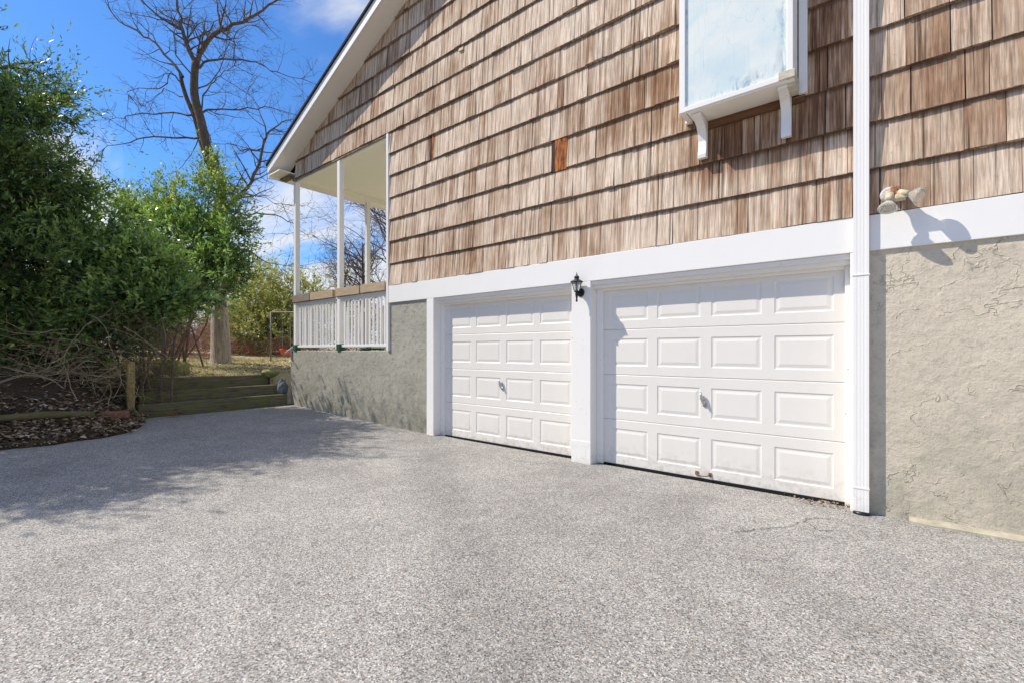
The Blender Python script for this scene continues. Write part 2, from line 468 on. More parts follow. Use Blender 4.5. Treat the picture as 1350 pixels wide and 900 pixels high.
shg = MB(); tints = []
def shingle(xl, xr, zb0, zb1, zt, t, thick=.024, lean=0):
    ztl = min(zt, rake(xl)+.06); ztr = min(zt, rake(xr)+.06)
    if ztl <= zb0 and ztr <= zb1: return
    ztl = max(ztl, zb0+.001); ztr = max(ztr, zb1+.001)
    yb = YW - thick - .004; n = len(shg.v)
    yt = YW - .006
    shg.v += [(xl,yb,zb0), (xr,yb-lean,zb1), (xr,yt,ztr), (xl,yt,ztl), (xl,YW-.004,zb0), (xr,YW-.004,zb1)]
    shg.f += [(n,n+1,n+2,n+3), (n+4,n+5,n+1,n), (n,n+3,n+4), (n+1,n+5,n+2)]
    shg.t += [t]*4
for k in range(-1, 20):
    z0 = ZB + PITCH*k
    x = -10.19 if k >= 7 else XP
    if k == -1: continue
    while x < 7.2:
        w = random.choice([.10,.13,.16,.19,.22,.27]) * random.uniform(.85,1.15)
        if x > -1: w *= random.uniform(1.0,1.35)
        xr = min(x + w, 7.25)
        gap = random.choice([.003,.004,.005,.008])
        wav = .007*mnoise.noise((x*.5, k*3.1, 0)) + random.gauss(0, .0025)
        if k == 0: wav = abs(wav)*.3
        zb = z0 + wav
        t = random.random()
        skip = (k == 3 and x < -3.09 and xr > -3.30) or (k == 5 and x < -5.57 and xr > -5.64)
        if x < XP < xr and k < 8 and k >= 7: pass
        if skip:
            hole = (-3.31,-3.075) if k == 3 else (-5.66,-5.565)
            if x < hole[0]: shingle(x, hole[0], zb, zb, z0+PITCH+.03, t)
            if xr > hole[1]: shingle(hole[1], xr, zb, zb, z0+PITCH+.03, random.random())
        else:
            tl = random.gauss(0, .0025)
            shingle(x, xr-gap, zb, zb+tl, z0+PITCH+.03, t, random.uniform(.024,.042), random.gauss(0,.003))
        x = xr
# lowest course over the porch opening is short
x = -10.19
while x < XP:
    w = random.uniform(.12,.26); shingle(x, min(x+w, XP)-.003, ZO, ZO, ZB+PITCH*7+.03, random.random(), .02); x += w
# one slipped chip of shingle
shingle(-4.99, -4.90, 5.87, 5.865, 6.0, .3, .034)
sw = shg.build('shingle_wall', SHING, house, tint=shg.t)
u = MB()
u.poly([(XP,YW,2.2), (7.2,YW,2.2), (7.2,YW,rake(7.2)+.05), (XR,YW,rake(XR)+.05), (XW,YW,rake(XW)+.05), (XW,YW,ZO+.005), (XP,YW,ZO+.005)])
u.build('sheathing', UNDER, house)
for bx_ in ((-3.309,-3.255,4.862,4.879,3.63,4.04), (-5.658,-5.61,4.864,4.879,4.40,4.82)):
    MB().box(*bx_).build('exposed_sheathing', EXPOD, house)
for bx_ in ((-3.254,-3.077,4.858,4.879,3.63,4.04), (-5.609,-5.567,4.862,4.879,4.40,4.82)):
    MB().box(*bx_).build('exposed_board', EXPO, house, .002)['label'] = 'rusty orange bare board showing where shingles are missing'

# trim: band, corner board
b = MB(); b.box(XP,-.1,4.842,4.90,2.19,2.488); b.box(-.1,7.2,4.845,4.90,2.19,2.486)
b.build('trim_band', WHITE2, house, .004)
b = MB(); b.box(-6.795,XP+.002,4.835,4.93,1.36,5.16); b.build('corner_board', WHITE2, house, .004)

# foundation
f = MB()
f.prism([(-10.45,-.3), (-5.70,-.3), (-5.70,2.2), (-6.77,2.2), (-6.77,1.36), (-10.45,1.36)], 'y', 4.872, 5.1)
f.box(-10.45,-10.2,5.1,12,-.3,1.36)
f.build('foundation_wall', ST_L, house, .012)['label'] = 'grey rough stucco foundation wall below the porch'
f = MB(); f.box(-.12,7.2,4.87,5.2,-.3,2.2); f.build('foundation_wall', ST_R, house)['label'] = 'tan rough stucco foundation wall right of the downspout'
f = MB()
fx = .12
n0 = None
pr = []
for i in range(60):
    x = .15 + i*.12
    pr.append((x, 4.80 + .018*mnoise.noise((x*4,0,0)), .012 + .012*mnoise.noise((x*6,1,0))))
for a, c in zip(pr, pr[1:]):
    f.quad((a[0],a[1],-.02), (c[0],c[1],-.02), (c[0],c[1],c[2]), (a[0],a[1],a[2]))
    f.quad((a[0],a[1],a[2]), (c[0],c[1],c[2]), (c[0],4.9,c[2]+.03), (a[0],4.9,a[2]+.03))
f.build('footing', m_plain('footing_cement', (.52,.47,.36), .9, .1, 0, .35, 9), house, smooth=True)
# body behind the front: side and rear walls
w = MB(); w.box(-6.76,-6.745,4.95,13,1.36,5.6); w.box(7.2,7.35,4.9,13,-.2,5.6); w.box(-6.76,7.3,13,13.1,-.2,5.6)
w.build('rear_wall', m_paint('cream_side_wall', (.85,.82,.72), .6, .2), house)

# garage openings
for x0, x1 in ((-5.72,-5.554), (-2.997,-2.732), (-.228,-.10)):
    MB().box(x0, x1, 4.842, 5.05, -.05, 2.188).build('door_casing', WHITE, house, .005)
t = MB(); t.box(-2.999,-2.730,4.838,4.9,-.04,.27); t.build('plinth_block', WHITE, house, .004)
t = MB()
for a, c in ((-5.554,-2.997), (-2.732,-.228)):
    t.box(a, c, 4.870, 4.95, 2.145, 2.189)
    t.box(a, c, 4.915, 4.99, 2.105, 2.146)
    t.box(a, a+.085, 4.985, 5.03, 0, 2.106); t.box(c-.045, c, 4.985, 5.03, 0, 2.106); t.box(a+.085, c-.045, 4.975, 5.03, 2.075, 2.106)
t.build('door_stop', WHITE, house, .003)

def garage_door(x0, x1, label):
    y = 5.02; z0 = gz(x0)*.4 + .012; z1 = 2.14; H = (z1-z0)/4; m = MB(); n = 4
    def P(x, z, dep): return (x, y + dep, z)
    m.box(x0, x1, y+.014, y+.045, z0, z1)
    for r in range(4):
        a, c = z0 + r*H + .0013, z0 + (r+1)*H - .0013
        cw = (x1-x0-.06)/n
        xc = [x0] + [x0+.03+cw*i for i in range(1, n)] + [x1]
        # lips of the section
        m.quad(P(x0,a,.004), P(x1,a,.004), P(x1,a+.006,0), P(x0,a+.006,0))
        m.quad(P(x0,c-.006,0), P(x1,c-.006,0), P(x1,c,.004), P(x0,c,.004))
        a2, c2 = a+.006, c-.006
        for i in range(n):
            xa, xb = xc[i], xc[i+1]
            pa = x0+.03+cw*i+.055; pb = x0+.03+cw*(i+1)-.055
            za, zb = a+.105, c-.105
            prev = (xa, xb, a2, c2, 0)
            for ins, dep in ((0,0), (.010,.006), (.022,.0065), (.05,.001)):
                cur = (pa+ins, pb-ins, za+ins, zb-ins, dep)
                A = [P(prev[0],prev[2],prev[4]), P(prev[1],prev[2],prev[4]), P(prev[1],prev[3],prev[4]), P(prev[0],prev[3],prev[4])]
                B = [P(cur[0],cur[2],cur[4]), P(cur[1],cur[2],cur[4]), P(cur[1],cur[3],cur[4]), P(cur[0],cur[3],cur[4])]
                for q in range(4): m.quad(A[q], A[(q+1)%4], B[(q+1)%4], B[q])
                prev = cur
            m.quad(*B)
    o = m.build('garage_door', DOORW, house); o['label'] = label
    s = MB(); s.box(x0, x1, y-.004, y+.04, z0-.03, z0-.002); s.build('bottom_seal', m_plain('black_rubber', (.02,.02,.02), .8, .2), o)
    return o
def lock_handle(x, z, door):
    m = MB(); y = 5.02
    m.lathe([(.028,0), (.028,.008), (.012,.012), (.012,.04)], Matrix.Translation((x, y, z+.02)) @ Matrix.Rotation(PI/2, 4, 'X'), 14)
    m.tube([(x-.012,y-.04,z+.085), (x-.004,y-.045,z+.05), (x,y-.046,z+.02), (x+.012,y-.042,z-.02), (x+.026,y-.036,z-.045)], [.009,.011,.012,.011,.008], 8)
    m.lathe([(.022,0), (.022,.01), (.01,.014)], Matrix.Translation((x+.022, y, z-.05)) @ Matrix.Rotation(PI/2, 4, 'X'), 12)
    m.build('lock_handle', STEEL, door, smooth=True)
d1 = garage_door(-5.47, -3.035, 'farther white panelled garage door')
d2 = garage_door(-2.65, -.27, 'nearer white panelled garage door with a rusty lift handle')
lock_handle(-4.285, .865, d1); lock_handle(-1.49, .84, d2)
m = MB(); y = 5.02
m.box(-1.565,-1.535,y-.01,y,.045,.085); m.box(-1.43,-1.40,y-.01,y,.045,.085)
m.tube([(-1.55,y-.012,.065), (-1.53,y-.045,.055), (-1.485,y-.05,.05), (-1.435,y-.045,.055), (-1.415,y-.012,.065)], .006, 6)
m.build('lift_handle', RUST, d2, smooth=False)

# downspout down the front
def downspout(x0, x1, y0, y1, z0, z1):
    m = MB(); n = 5; prof = []
    for i in range(n*4+1):
        x = x0 + (x1-x0)*i/(n*4); prof.append((x, y0 + (.0011 if i % 4 in (1,2,3) and 4 < i < 17 else 0)))
    prof += [(x1,y1), (x0,y1)]
    m.prism(prof, 'z', z0, z1); return m
ds = downspout(-.205,-.10,4.793,4.838,.02,8.3)
dso = ds.build('downspout', WHITE2, house)
for b_ in ((-.212,-.094,4.788,4.842,1.985,1.993), (-.21,-.096,4.790,4.842,.21,.222), (-.21,-.096,4.790,4.842,5.2,5.23)): MB().box(*b_).build('strap', WHITE, dso)
m = MB(); m.lathe([(.045,-.02), (.055,.0), (.05,.018)], Matrix.Translation((-.15,4.80,.004)) @ Matrix.Diagonal((1.1,.75,1,1)), 12); m.build('drain_pipe', BLACKM, dso, smooth=True)

# roof: two slabs with overhangs, fascia and soffit
OV = .36; YF = D - OV; XE = -10.74; XE2 = 7.75
def slab(name, mat, zoff0, zoff1, y0, y1, x0, x1, n=1, bevel=0, parent=house):
    m = MB(); m.prism([(x0, rake(x0)+zoff0), (x1, rake(x1)+zoff0), (x1, rake(x1)+zoff1), (x0, rake(x0)+zoff1)], 'y', y0, y1); return m.build(name, mat, parent, bevel)
roof = slab('roof', DARKSH, .15, .20, YF-.03, 13.3, XE-.03, XR+.01)
m = MB(); m.prism([(XR, rake(XR)+.15), (XE2, rake(XE2)+.15), (XE2, rake(XE2)+.2), (XR, rake(XR)+.2)], 'y', YF-.03, 13.3); m.build('roof', DARKSH, house)
sf = MB()
sf.prism([(XE+.01, rake(XE)+.005), (XR, rake(XR)), (XR, rake(XR)+.03), (XE+.01, rake(XE)+.035)], 'y', YF+.02, D+.06)
sf.prism([(XR, rake(XR)), (XE2, rake(XE2)), (XE2, rake(XE2)+.03), (XR, rake(XR)+.03)], 'y', YF+.02, D+.06)
sf.build('soffit', SOFF, house)
fa = MB()
fa.prism([(XE, rake(XE)-.03), (XR, rake(XR)-.03), (XR, rake(XR)+.151), (XE, rake(XE)+.151)], 'y', YF, YF+.021)
fa.prism([(XR, rake(XR)-.03), (XE2, rake(XE2)-.03), (XE2, rake(XE2)+.151), (XR, rake(XR)+.151)], 'y', YF, YF+.021)
fa.build('fascia', m_paint('flaking_fascia_paint', (.84,.83,.80), .5, .5, peel=.9), house, .003)
# boxed eave return along the porch side
er = MB()
er.box(XE+.002, XE+.03, YF+.022, 13.2, 5.22, rake(XE)+.14)
er.box(XE+.03, XW-.01, YF+.022, D+.06, 5.27, 5.30)
er.box(XE+.03, XW-.02, D+.06, 13.2, 5.24, 5.27)
er.build('eave_return', SOFF, house, .004)
m = MB(); m.box(XE+.04, XW+.02, D-.10, D+.04, 5.225, 5.262); m.box(XW-.02, XW+.05, D-.05, D+.02, 5.12, 5.165); m.build('rotten_eave_board', m_wood('rotten_wood', (.3,.25,.2), (.12,.09,.07)), house, .004)

# porch
ZP = 1.36
po = MB(); po.box(-10.2,-6.80,5.1,12.5,1.2,ZP-.005); po.build('porch_floor', DECK, house)
c = MB(); c.box(XW+.05,-6.76,4.93,12.8,5.23,5.26); c.build('porch_ceiling', CREAM, house)
c = MB(); c.box(XW+.01,-6.80,4.895,4.99,5.118,5.30); c.box(XW+.01,XW+.12,4.99,12.8,5.118,5.24); c.build('porch_beam', CREAM, house, .004)
def porch_post(x, y, zb=ZP):
    m = MB(); m.box(x, x+.095, y, y+.1, zb, 5.12); o = m.build('porch_post', WHITE, house, .006)
    m = MB(); m.box(x-.012, x+.107, y-.012, y+.112, zb, zb+.13); m.build('post_base', GREENP, o, .004)
    return o
porch_post(-10.28, 4.86); porch_post(-8.455, 4.86); porch_post(-10.26, 6.66); porch_post(-10.26, 9.4)
# small downspout beside the corner post with a kicked-out elbow
m = MB(); m.tube([(-10.34,4.93,5.22), (-10.335,4.92,5.0), (-10.33,4.92,1.55), (-10.36,4.88,1.42), (-10.50,4.78,1.30)], .03, 8); m.build('downspout', WHITE2, house, smooth=True)
def railing(along, a0, a1, fixed, n):
    """balustrade between posts; along 'x' or 'y'"""
    def bx(m, p0, p1, q0, q1, z0, z1):
        m.box(p0,p1,q0,q1,z0,z1) if along == 'x' else m.box(q0,q1,p0,p1,z0,z1)
    m = MB(); bx(m, a0, a1, fixed, fixed+.045, 2.335, 2.385); bx(m, a0, a1, fixed-.02, fixed+.075, 2.385, 2.412); o = m.build('railing', WHITE2, house, .004)
    m = MB(); bx(m, a0, a1, fixed, fixed+.045, 1.43, 1.478); m.build('bottom_rail', WHITE2, o, .004)
    st = (a1-a0)/(n+1)
    for i in range(1, n+1):
        a = a0 + st*i + random.gauss(0,.004)
        m = MB(); bx(m, a-.019, a+.019, fixed+.006, fixed+.036, 1.478, 2.335); m.build('baluster', WHITE2, o, .002)
railing('x', -10.185, -8.455, 4.89, 13)
railing('x', -8.36, -6.80, 4.89, 12)
railing('y', 4.96, 6.66, -10.235, 12)
railing('y', 6.76, 9.4, -10.235, 18)

# boarded box window on brackets
ZS = 3.69
fr = MB()
fr.box(-1.60,-1.535,4.80,4.86,3.70,4.98); fr.box(-.60,-.534,4.805,4.86,3.66,4.98); fr.box(-1.60,-.534,4.805,4.86,4.98,5.06)
bw = fr.build('box_window', WHITE2, house, .004); bw['label'] = 'projecting box window with a whitewashed pane on two brackets'
m = MB(); m.box(-1.575,-1.519,4.55,4.80,ZS+.005,4.98); m.box(-.655,-.607,4.55,4.80,3.765,4.98); m.box(-1.575,-.607,4.55,4.80,4.9,4.98); m.build('window_frame', WHITE2, bw, .004)
m = MB(); m.box(-1.519,-.655,4.57,4.60,3.742,4.9); m.build('pane', PANE, bw)
m = MB(); m.box(-1.519,-.655,4.545,4.60,ZS+.004,3.741); m.build('bottom_rail', WHITE, bw, .004)
m = MB(); m.box(-1.50,-.60,4.56,4.85,ZS-.012,ZS+.004); m.build('box_bottom', SOFF, bw)
m = MB(); m.box(-.715,-.592,4.535,4.795,ZS+.005,3.764); m.box(-.66,-.593,4.60,4.79,ZS-.045,ZS-.013); m.build('sill_end', m_plain('bare_weathered_sill', (.66,.60,.48), .8, .2, 0, .3, 20), bw, .004)
m = MB(); m.box(-1.42,-.56,4.838,4.87,3.60,3.675); m.build('window_apron', m_wood('brown_apron', (.20,.10,.055), (.12,.06,.035), (4,30,40)), bw, .003)
for xa, xb in ((-1.468,-1.385), (-.735,-.655)):
    m = MB(); prof = [(4.84,3.30), (4.775,3.292), (4.77,3.33), (4.785,3.40), (4.79,3.47), (4.775,3.54), (4.73,3.60), (4.66,3.635), (4.60,3.65), (4.595,3.676), (4.84,3.676)]
    m.prism(prof, 'x', xa, xb); m.build('bracket', WHITE, bw, .006)

# ------------------------------------------------------------------ wall lantern
LX, LZ = -2.865, 2.06
lan = thing('wall_lantern', 'small black carriage lantern on the white post between the garage doors', 'lantern', (LX, 4.82, LZ))
Ry = Matrix.Rotation(PI/2, 4, 'X')
m = MB(); m.lathe([(.052,0), (.052,.008), (.04,.016), (.018,.02), (.016,.05)], Matrix.Translation((LX, 4.842, LZ)) @ Ry, 16); m.build('wall_plate', BLACKM, lan, smooth=False)
ly = 4.745
m = MB(); m.tube([(LX,4.80,LZ), (LX,4.78,LZ+.002), (LX,4.76,LZ-.006), (LX,ly,LZ+.0)], [.013,.012,.012,.016], 8)
m.lathe([(.004,-.12), (.014,-.112), (.012,-.10), (.009,-.085), (.017,-.04), (.02,-.02), (.012,-.01), (.03,.0)], Matrix.Translation((LX, ly, LZ)), 10); m.build('arm', BLACKM, lan, smooth=True)
H6 = 6
m = MB(); m.lathe([(.032,.0), (.036,.012), (.033,.012)], Matrix.Translation((LX,ly,LZ)), H6)
for j in range(6):
    w = 2*PI*j/6
    m.tube([(LX+.034*math.cos(w), ly+.034*math.sin(w), LZ+.01), (LX+.066*math.cos(w), ly+.066*math.sin(w), LZ+.115)], .0045, 5)
m.lathe([(.066,.11), (.085,.117), (.085,.121), (.06,.135), (.032,.15), (.028,.165), (.036,.17), (.034,.18), (.016,.195), (.009,.205), (.012,.214), (.007,.222), (.003,.236)], Matrix.Translation((LX,ly,LZ)), H6)
m.build('cage', BLACKM, lan)
m = MB(); m.lathe([(.031,.012), (.062,.112)], Matrix.Translation((LX,ly,LZ)), H6); m.build('lantern_glass', LGLASS, lan)
m = MB(); m.lathe([(.012,.012), (.012,.05), (.018,.065), (.016,.09), (.005,.1)], Matrix.Translation((LX,ly,LZ)), 10); m.build('bulb', m_plain('frosted_bulb', (.85,.85,.82), .4), lan, smooth=True)

# ------------------------------------------------------------------ twin flood light
FX, FZ = .045, 2.615
fl = thing('flood_light', 'aged twin flood light with two clear bulbs and a rusty bracket', 'flood light', (FX, 4.84, FZ))
m = MB(); m.lathe([(.062,0), (.062,.02), (.05,.035), (.02,.04)], Matrix.Translation((FX-.015, 4.838, FZ+.01)) @ Ry, 20); m.build('mounting_plate', m_plain('spotted_white_plate', (.78,.76,.72), .5, .3, 0, .5, 60, (.3,.26,.22)), fl, smooth=False)
m = MB(); m.tube([(FX-.01,4.80,FZ+.005), (FX,4.765,FZ-.005), (FX-.012,4.73,FZ-.02)], [.022,.02,.016], 10)
m.tube([(FX+.01,4.79,FZ), (FX+.035,4.765,FZ+.0), (FX+.052,4.74,FZ-.012)], [.02,.018,.016], 10)
m.box(FX-.01,FX+.03,4.748,4.79,FZ-.005,FZ+.048); m.box(FX+.02,FX+.05,4.79,4.838,FZ+.02,FZ+.065)
m.build('knuckle', BRONZE, fl, .003)
m = MB(); m.prism([(4.70,FZ-.065), (4.77,FZ-.07), (4.80,FZ-.045), (4.79,FZ-.015), (4.73,FZ-.018), (4.70,FZ-.04)], 'x', FX+.015, FX+.085); m.build('motion_sensor', IVORY, fl, .006)
def flood_bulb(loc, dirv):
    q = Vector(dirv).to_track_quat('Z', 'Y').to_matrix().to_4x4(); M4 = Matrix.Translation(loc) @ q
    m = MB(); m.lathe([(.018,-.03), (.026,-.028), (.029,.0), (.027,.035), (.02,.04)], M4, 16); s = m.build('socket', IVORY, fl, smooth=True)
    m = MB(); m.lathe([(.017,.036), (.022,.052), (.042,.075), (.06,.104), (.064,.12), (.054,.128), (.024,.132)], M4, 20); bb = m.build('bulb', BULB, fl, smooth=True)
    m = MB(); m.lathe([(.012,.04), (.016,.052), (.024,.064)], M4, 14); m.build('reflector', SILV, bb, smooth=True)
flood_bulb((FX-.015,4.715,FZ-.035), (-.12,-.45,-.95))
flood_bulb((FX+.065,4.725,FZ-.022), (.85,-.35,-.42))

# ------------------------------------------------------------------ planter boxes along the railing top
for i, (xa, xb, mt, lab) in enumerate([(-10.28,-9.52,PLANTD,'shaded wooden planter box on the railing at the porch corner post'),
        (-9.50,-8.57,PLANTW,'tan wooden planter box on the railing just left of the middle porch post'),
        (-8.47,-7.64,PLANTW,'tan wooden planter box on the railing just right of the middle porch post'),
        (-7.60,-6.83,PLANTW,'tan wooden planter box on the railing against the white corner board')]):
    pb = thing('planter_box', lab, 'planter box', ((xa+xb)/2, 4.86, 2.41), 'planter boxes along the porch railing')
    R = Matrix.Translation(((xa+xb)/2, 4.86, 2.412)) @ Matrix.Rotation(random.uniform(-.012,.012), 4, 'Y') @ Matrix.Rotation(random.uniform(-.02,.02), 4, 'Z')
    L = (xb-xa)/2
    m = MB(); m.box(-L, L, -.03, -.008, .012, .17, R); m.build('front_board', mt, pb, .003)
    m = MB(); m.box(-L, L, .15, .172, .012, .17, R); m.build('back_board', mt, pb, .003)
    for s in (-1, 1):
        m = MB(); m.box(s*L-.012*s-.011, s*L-.012*s+.011, -.008, .15, .012, .165, R); m.build('end_board', mt, pb, .002)
    m = MB(); m.box(-L+.02, L-.02, -.006, .148, .0, .018, R); m.build('bottom_board', mt, pb)
    m = MB(); m.box(-L+.025, L-.025, -.006, .148, .02, .14, R); m.build('soil', m_plain('potting_soil', (.05,.035,.025), .95, .05), pb)

# green garden hose on the porch floor
m = MB(); pts = []
for i in range(46):
    w = i*.55; r = .13 + .02*math.sin(i*.9)
    pts.append((-7.75 + r*1.7*math.cos(w) + i*.008, 5.0 + .35*abs(math.sin(w))*r*3, ZP + .02 + .012*(i % 3)))
tag(m.tube(pts, .011, 6).build('garden_hose', GREENP, smooth=True), 'green garden hose coiled on the porch floor behind the balusters', 'hose')

# ------------------------------------------------------------------ timber steps, post, edging
steps = thing('timber_steps', 'mossy dark timber steps climbing from the driveway to the yard', 'steps', (-10.8, 3.4, .15))
for k, (x1, zb, zt) in enumerate([(-10.44,.10,.385), (-10.79,.36,.585), (-11.14,.56,.815)]):
    m = MB()
    yl = 2.14 + .08*k
    n = 14
    for i in range(n):
        pass
    m.box(x1-.16, x1, yl, 4.80 - (.12 if k == 2 else 0), zb, zt)
    m.build('timber', TIMBER, steps, .018, seg=3)
    m = MB(); m.box(x1-.38, x1-.158, yl+.02, 4.78, zb, zt-.02); m.build('tread', m_wood('tread_soil', (.075,.06,.04), (.04,.034,.025), (9,9,9), (.07,.08,.02)), steps)
m = MB(); m.box(-10.41,-10.30,2.14,4.86,.10,.175); m.build('toe_board', m_wood('mossy_toe_board', (.16,.15,.06), (.08,.075,.03), (6,3,30)), steps, .01)
m = MB(); m.box(-10.80,-10.67,2.03,2.14,.05,1.16, Matrix.Translation((0,0,0)))
tag(m.build('wooden_post', POSTW, bevel=.008), 'short weathered yellowish wooden post at the left end of the steps', 'post')

def boulder(name, loc, r, mat, label, cat, sx=1.2, sz=.75, seed=0):
    import bmesh
    bm = bmesh.new(); bmesh.ops.create_icosphere(bm, subdivisions=4, radius=1)
    for v in bm.verts:
        n = mnoise.fractal(v.co*1.3 + Vector((seed,seed,0)), 1.0, 2.0, 4)
        v.co = v.co*(1 + .22*n); v.co.x *= r*sx; v.co.y *= r*sx; v.co.z *= r*sz
    me = bpy.data.meshes.new(name); bm.to_mesh(me); bm.free(); me.materials.append(mat)
    me.polygons.foreach_set('use_smooth', [True]*len(me.polygons))
    o = bpy.data.objects.new(name, me); col.objects.link(o); o.location = loc; return tag(o, label, cat)
pb_ = at(225, 492, 9.9); boulder('boulder', (pb_.x, pb_.y, .95), .27, STONE, 'rounded mossy boulder above the left end of the steps', 'boulder', 1.25, .85, 2)
boulder('rock', (-10.62, 4.76, .52), .14, ROCK, 'grey rock wedged between the steps and the stucco wall', 'rock', .75, 1.35, 5)
boulder('rock', (-11.15, 4.72, .84), .15, STONE, 'dark mossy rock at the top right end of the steps', 'rock', 1.2, .7, 9)
m = MB(); pts = []; rr = []
for i in range(16):
    y = -1.6 + i*.2; x = -9.55 + .08*math.sin(y*1.3); pts.append((x, y, terrain(x, y) + .055)); rr.append(.055 + .008*math.sin(i*1.7))
tag(m.tube(pts, rr, 9).build('edging_log', LOG, smooth=True), 'thin mossy edging log lying along the leaf-covered bed', 'log')
m = MB(); m.box(-.19,.19,-.055,.055,-.06,.06, Matrix.Translation((-9.62,1.66,terrain(-9.62,1.66)+.05)) @ Matrix.Rotation(1.15, 4, 'Z'))
tag(m.build('brick', BRICK, bevel=.018, seg=3), 'reddish weathered brick at the end of the edging log', 'brick')

# leaf litter on the bed
def litter(name, n, fn, smin, smax, lift=.02):
    V = np.zeros((n,4,3)); T = np.zeros(n)
    for i in range(n):
        x, y, z = fn(); s = random.uniform(smin, smax); w = random.uniform(0, 2*PI)
        a = Vector((math.cos(w), math.sin(w), random.uniform(-.5,.5))).normalized(); b = Vector((-math.sin(w), math.cos(w), random.uniform(-.6,.6))).normalized()
        c = Vector((x, y, z + random.uniform(0, lift)))
        k = random.uniform(.35,.7)*s
        for j, q in enumerate((c-a*s, c-b*k+Vector((0,0,.25*s)), c+a*s, c+b*k+Vector((0,0,.25*s)))): V[i,j] = q
        T[i] = min(1, max(0, random.gauss(.45,.28)))
    return quads_mesh(name, V, LEAFD, T)
def bed_pt():
    while True:
        y = random.uniform(-2.5, 2.3); e = edge_x(y); x = e - abs(random.gauss(0, .9)) + (.05 if random.random() < .9 else abs(random.gauss(.1,.14)))
        if x > -13: return x, y, (terrain(x, y) if x < e else gz(x) + .008)
struct(litter('leaf_litter', 6500, bed_pt, .014, .055, .05), 'stuff')
def yard_pt():
    x = random.uniform(-16, -11.3); y = random.uniform(2.3, 7); return x, y, terrain(x, y)
struct(litter('fallen_leaves', 2600, yard_pt, .02, .06, .04), 'stuff')
def edge_pt():
    return random.gauss(-.42,.14), random.uniform(4.80,4.97), .006
struct(litter('leaf_debris', 130, edge_pt, .006, .02, .012), 'stuff')
m = MB()
for k in range(5):
    w = k*1.25; 
    m.poly([(-10.15,2.62,.17), (-10.15+.09*math.cos(w-.3), 2.62+.09*math.sin(w-.3), .22), (-10.15+.15*math.cos(w), 2.62+.15*math.sin(w), .175), (-10.15+.08*math.cos(w+.35), 2.62+.08*math.sin(w+.35), .19)])
tag(m.build('dead_leaf', m_plain('brown_leaf', (.26,.12,.06), .8, .1, 0, .4, 20)), 'curled brown dead leaf lying at the foot of the steps', 'leaf')

# yard grass tufts
n = 26000; gx = rng.uniform(-17, -11.25, n); gy = rng.uniform(2.3, 8.5, n)
keep = np.array([mnoise.noise((a*.7, b*.7, 0)) > -.25 for a, b in zip(gx, gy)]); gx, gy = gx[keep], gy[keep]; n = len(gx)
V = np.zeros((n,3,3)); h = rng.uniform(.02,.075,n); w = rng.uniform(0,2*PI,n)
gzv = np.array([terrain(a, b) for a, b in zip(gx, gy)])
dx, dy = np.cos(w)*.008, np.sin(w)*.008; lx, ly_ = rng.normal(0,.03,n), rng.normal(0,.03,n)
V[:,0] = np.stack([gx-dx, gy-dy, gzv], 1); V[:,1] = np.stack([gx+dx, gy+dy, gzv], 1); V[:,2] = np.stack([gx+lx, gy+ly_, gzv+h], 1)
struct(quads_mesh('grass', V, L_GRASS, rng.uniform(0,.9,n), per=3), 'stuff')

# ------------------------------------------------------------------ vegetation
def jitter_path(a, b, n, amp):
    a, b = Vector(a), Vector(b); out = [a]
    L = (b-a).length
    for i in range(1, n):
        p = a.lerp(b, i/n) + Vector((random.gauss(0,1), random.gauss(0,1), random.gauss(0,1)))*amp*L; out.append(p)
    return out + [b]
def smooth_path(pts, sub=3):
    P = [Vector(p) for p in pts]; out = []
    for i in range(len(P)-1):
        p0 = P[max(i-1,0)]; p1 = P[i]; p2 = P[i+1]; p3 = P[min(i+2,len(P)-1)]
        for k in range(sub):
            t = k/sub
            out.append(.5*((2*p1) + (p2-p0)*t + (2*p0-5*p1+4*p2-p3)*t*t + (3*p1-p0-3*p2+p3)*t**3))
    return out + [P[-1]]
def grow(mb, p, dirv, length, r, depth, droop=0.0, spread=.75, sides=5, minr=.0035):
    """a wandering branch with side branches"""
    n = max(3, int(length/.16)); n = min(n, 9)
    pts = [Vector(p)]; d = Vector(dirv).normalized(); rad = [r]
    for i in range(n):
        d = (d + Vector((random.gauss(0,.2), random.gauss(0,.2), random.gauss(0,.16) + .03 - droop))).normalized()
        pts.append(pts[-1] + d*(length/n)); rad.append(max(minr*.7, r*(1 - .8*(i+1)/n)))
    mb.tube(pts, rad, sides if depth > 1 else (4 if depth == 1 else 3), cap=False)
    if depth <= 0: return
    k = max(2, int(n*.75))
    for j in range(k):
        i = random.randint(1, n-1) if n > 2 else 1
        dd = (pts[min(i+1, n)] - pts[i]).normalized()
        side = dd.orthogonal(); side.rotate(Matrix.Rotation(random.uniform(0, 2*PI), 3, dd))
        nd = (dd*(1-spread*.5) + side*spread).normalized()
        grow(mb, pts[i], nd, length*random.uniform(.35,.62), max(minr, rad[i]*.55), depth-1, droop, spread, sides, minr)

def leaf_quads(cent, dirs, length, width, rngl, fold=.25):
    n = len(cent)
    a = dirs/np.linalg.norm(dirs, axis=1, keepdims=True)
    r = rngl.normal(size=(n,3)); b = np.cross(a, r); b /= np.linalg.norm(b, axis=1, keepdims=True) + 1e-9
    c = np.cross(a, b)
    c[c[:,2] < 0] *= -1
    L = length[:,None]; W = width[:,None]
    V = np.zeros((n,4,3))
    V[:,0] = cent; V[:,1] = cent + a*L*.45 + b*W*.5 + c*W*fold; V[:,2] = cent + a*L; V[:,3] = cent + a*L*.45 - b*W*.5 + c*W*fold
    return V

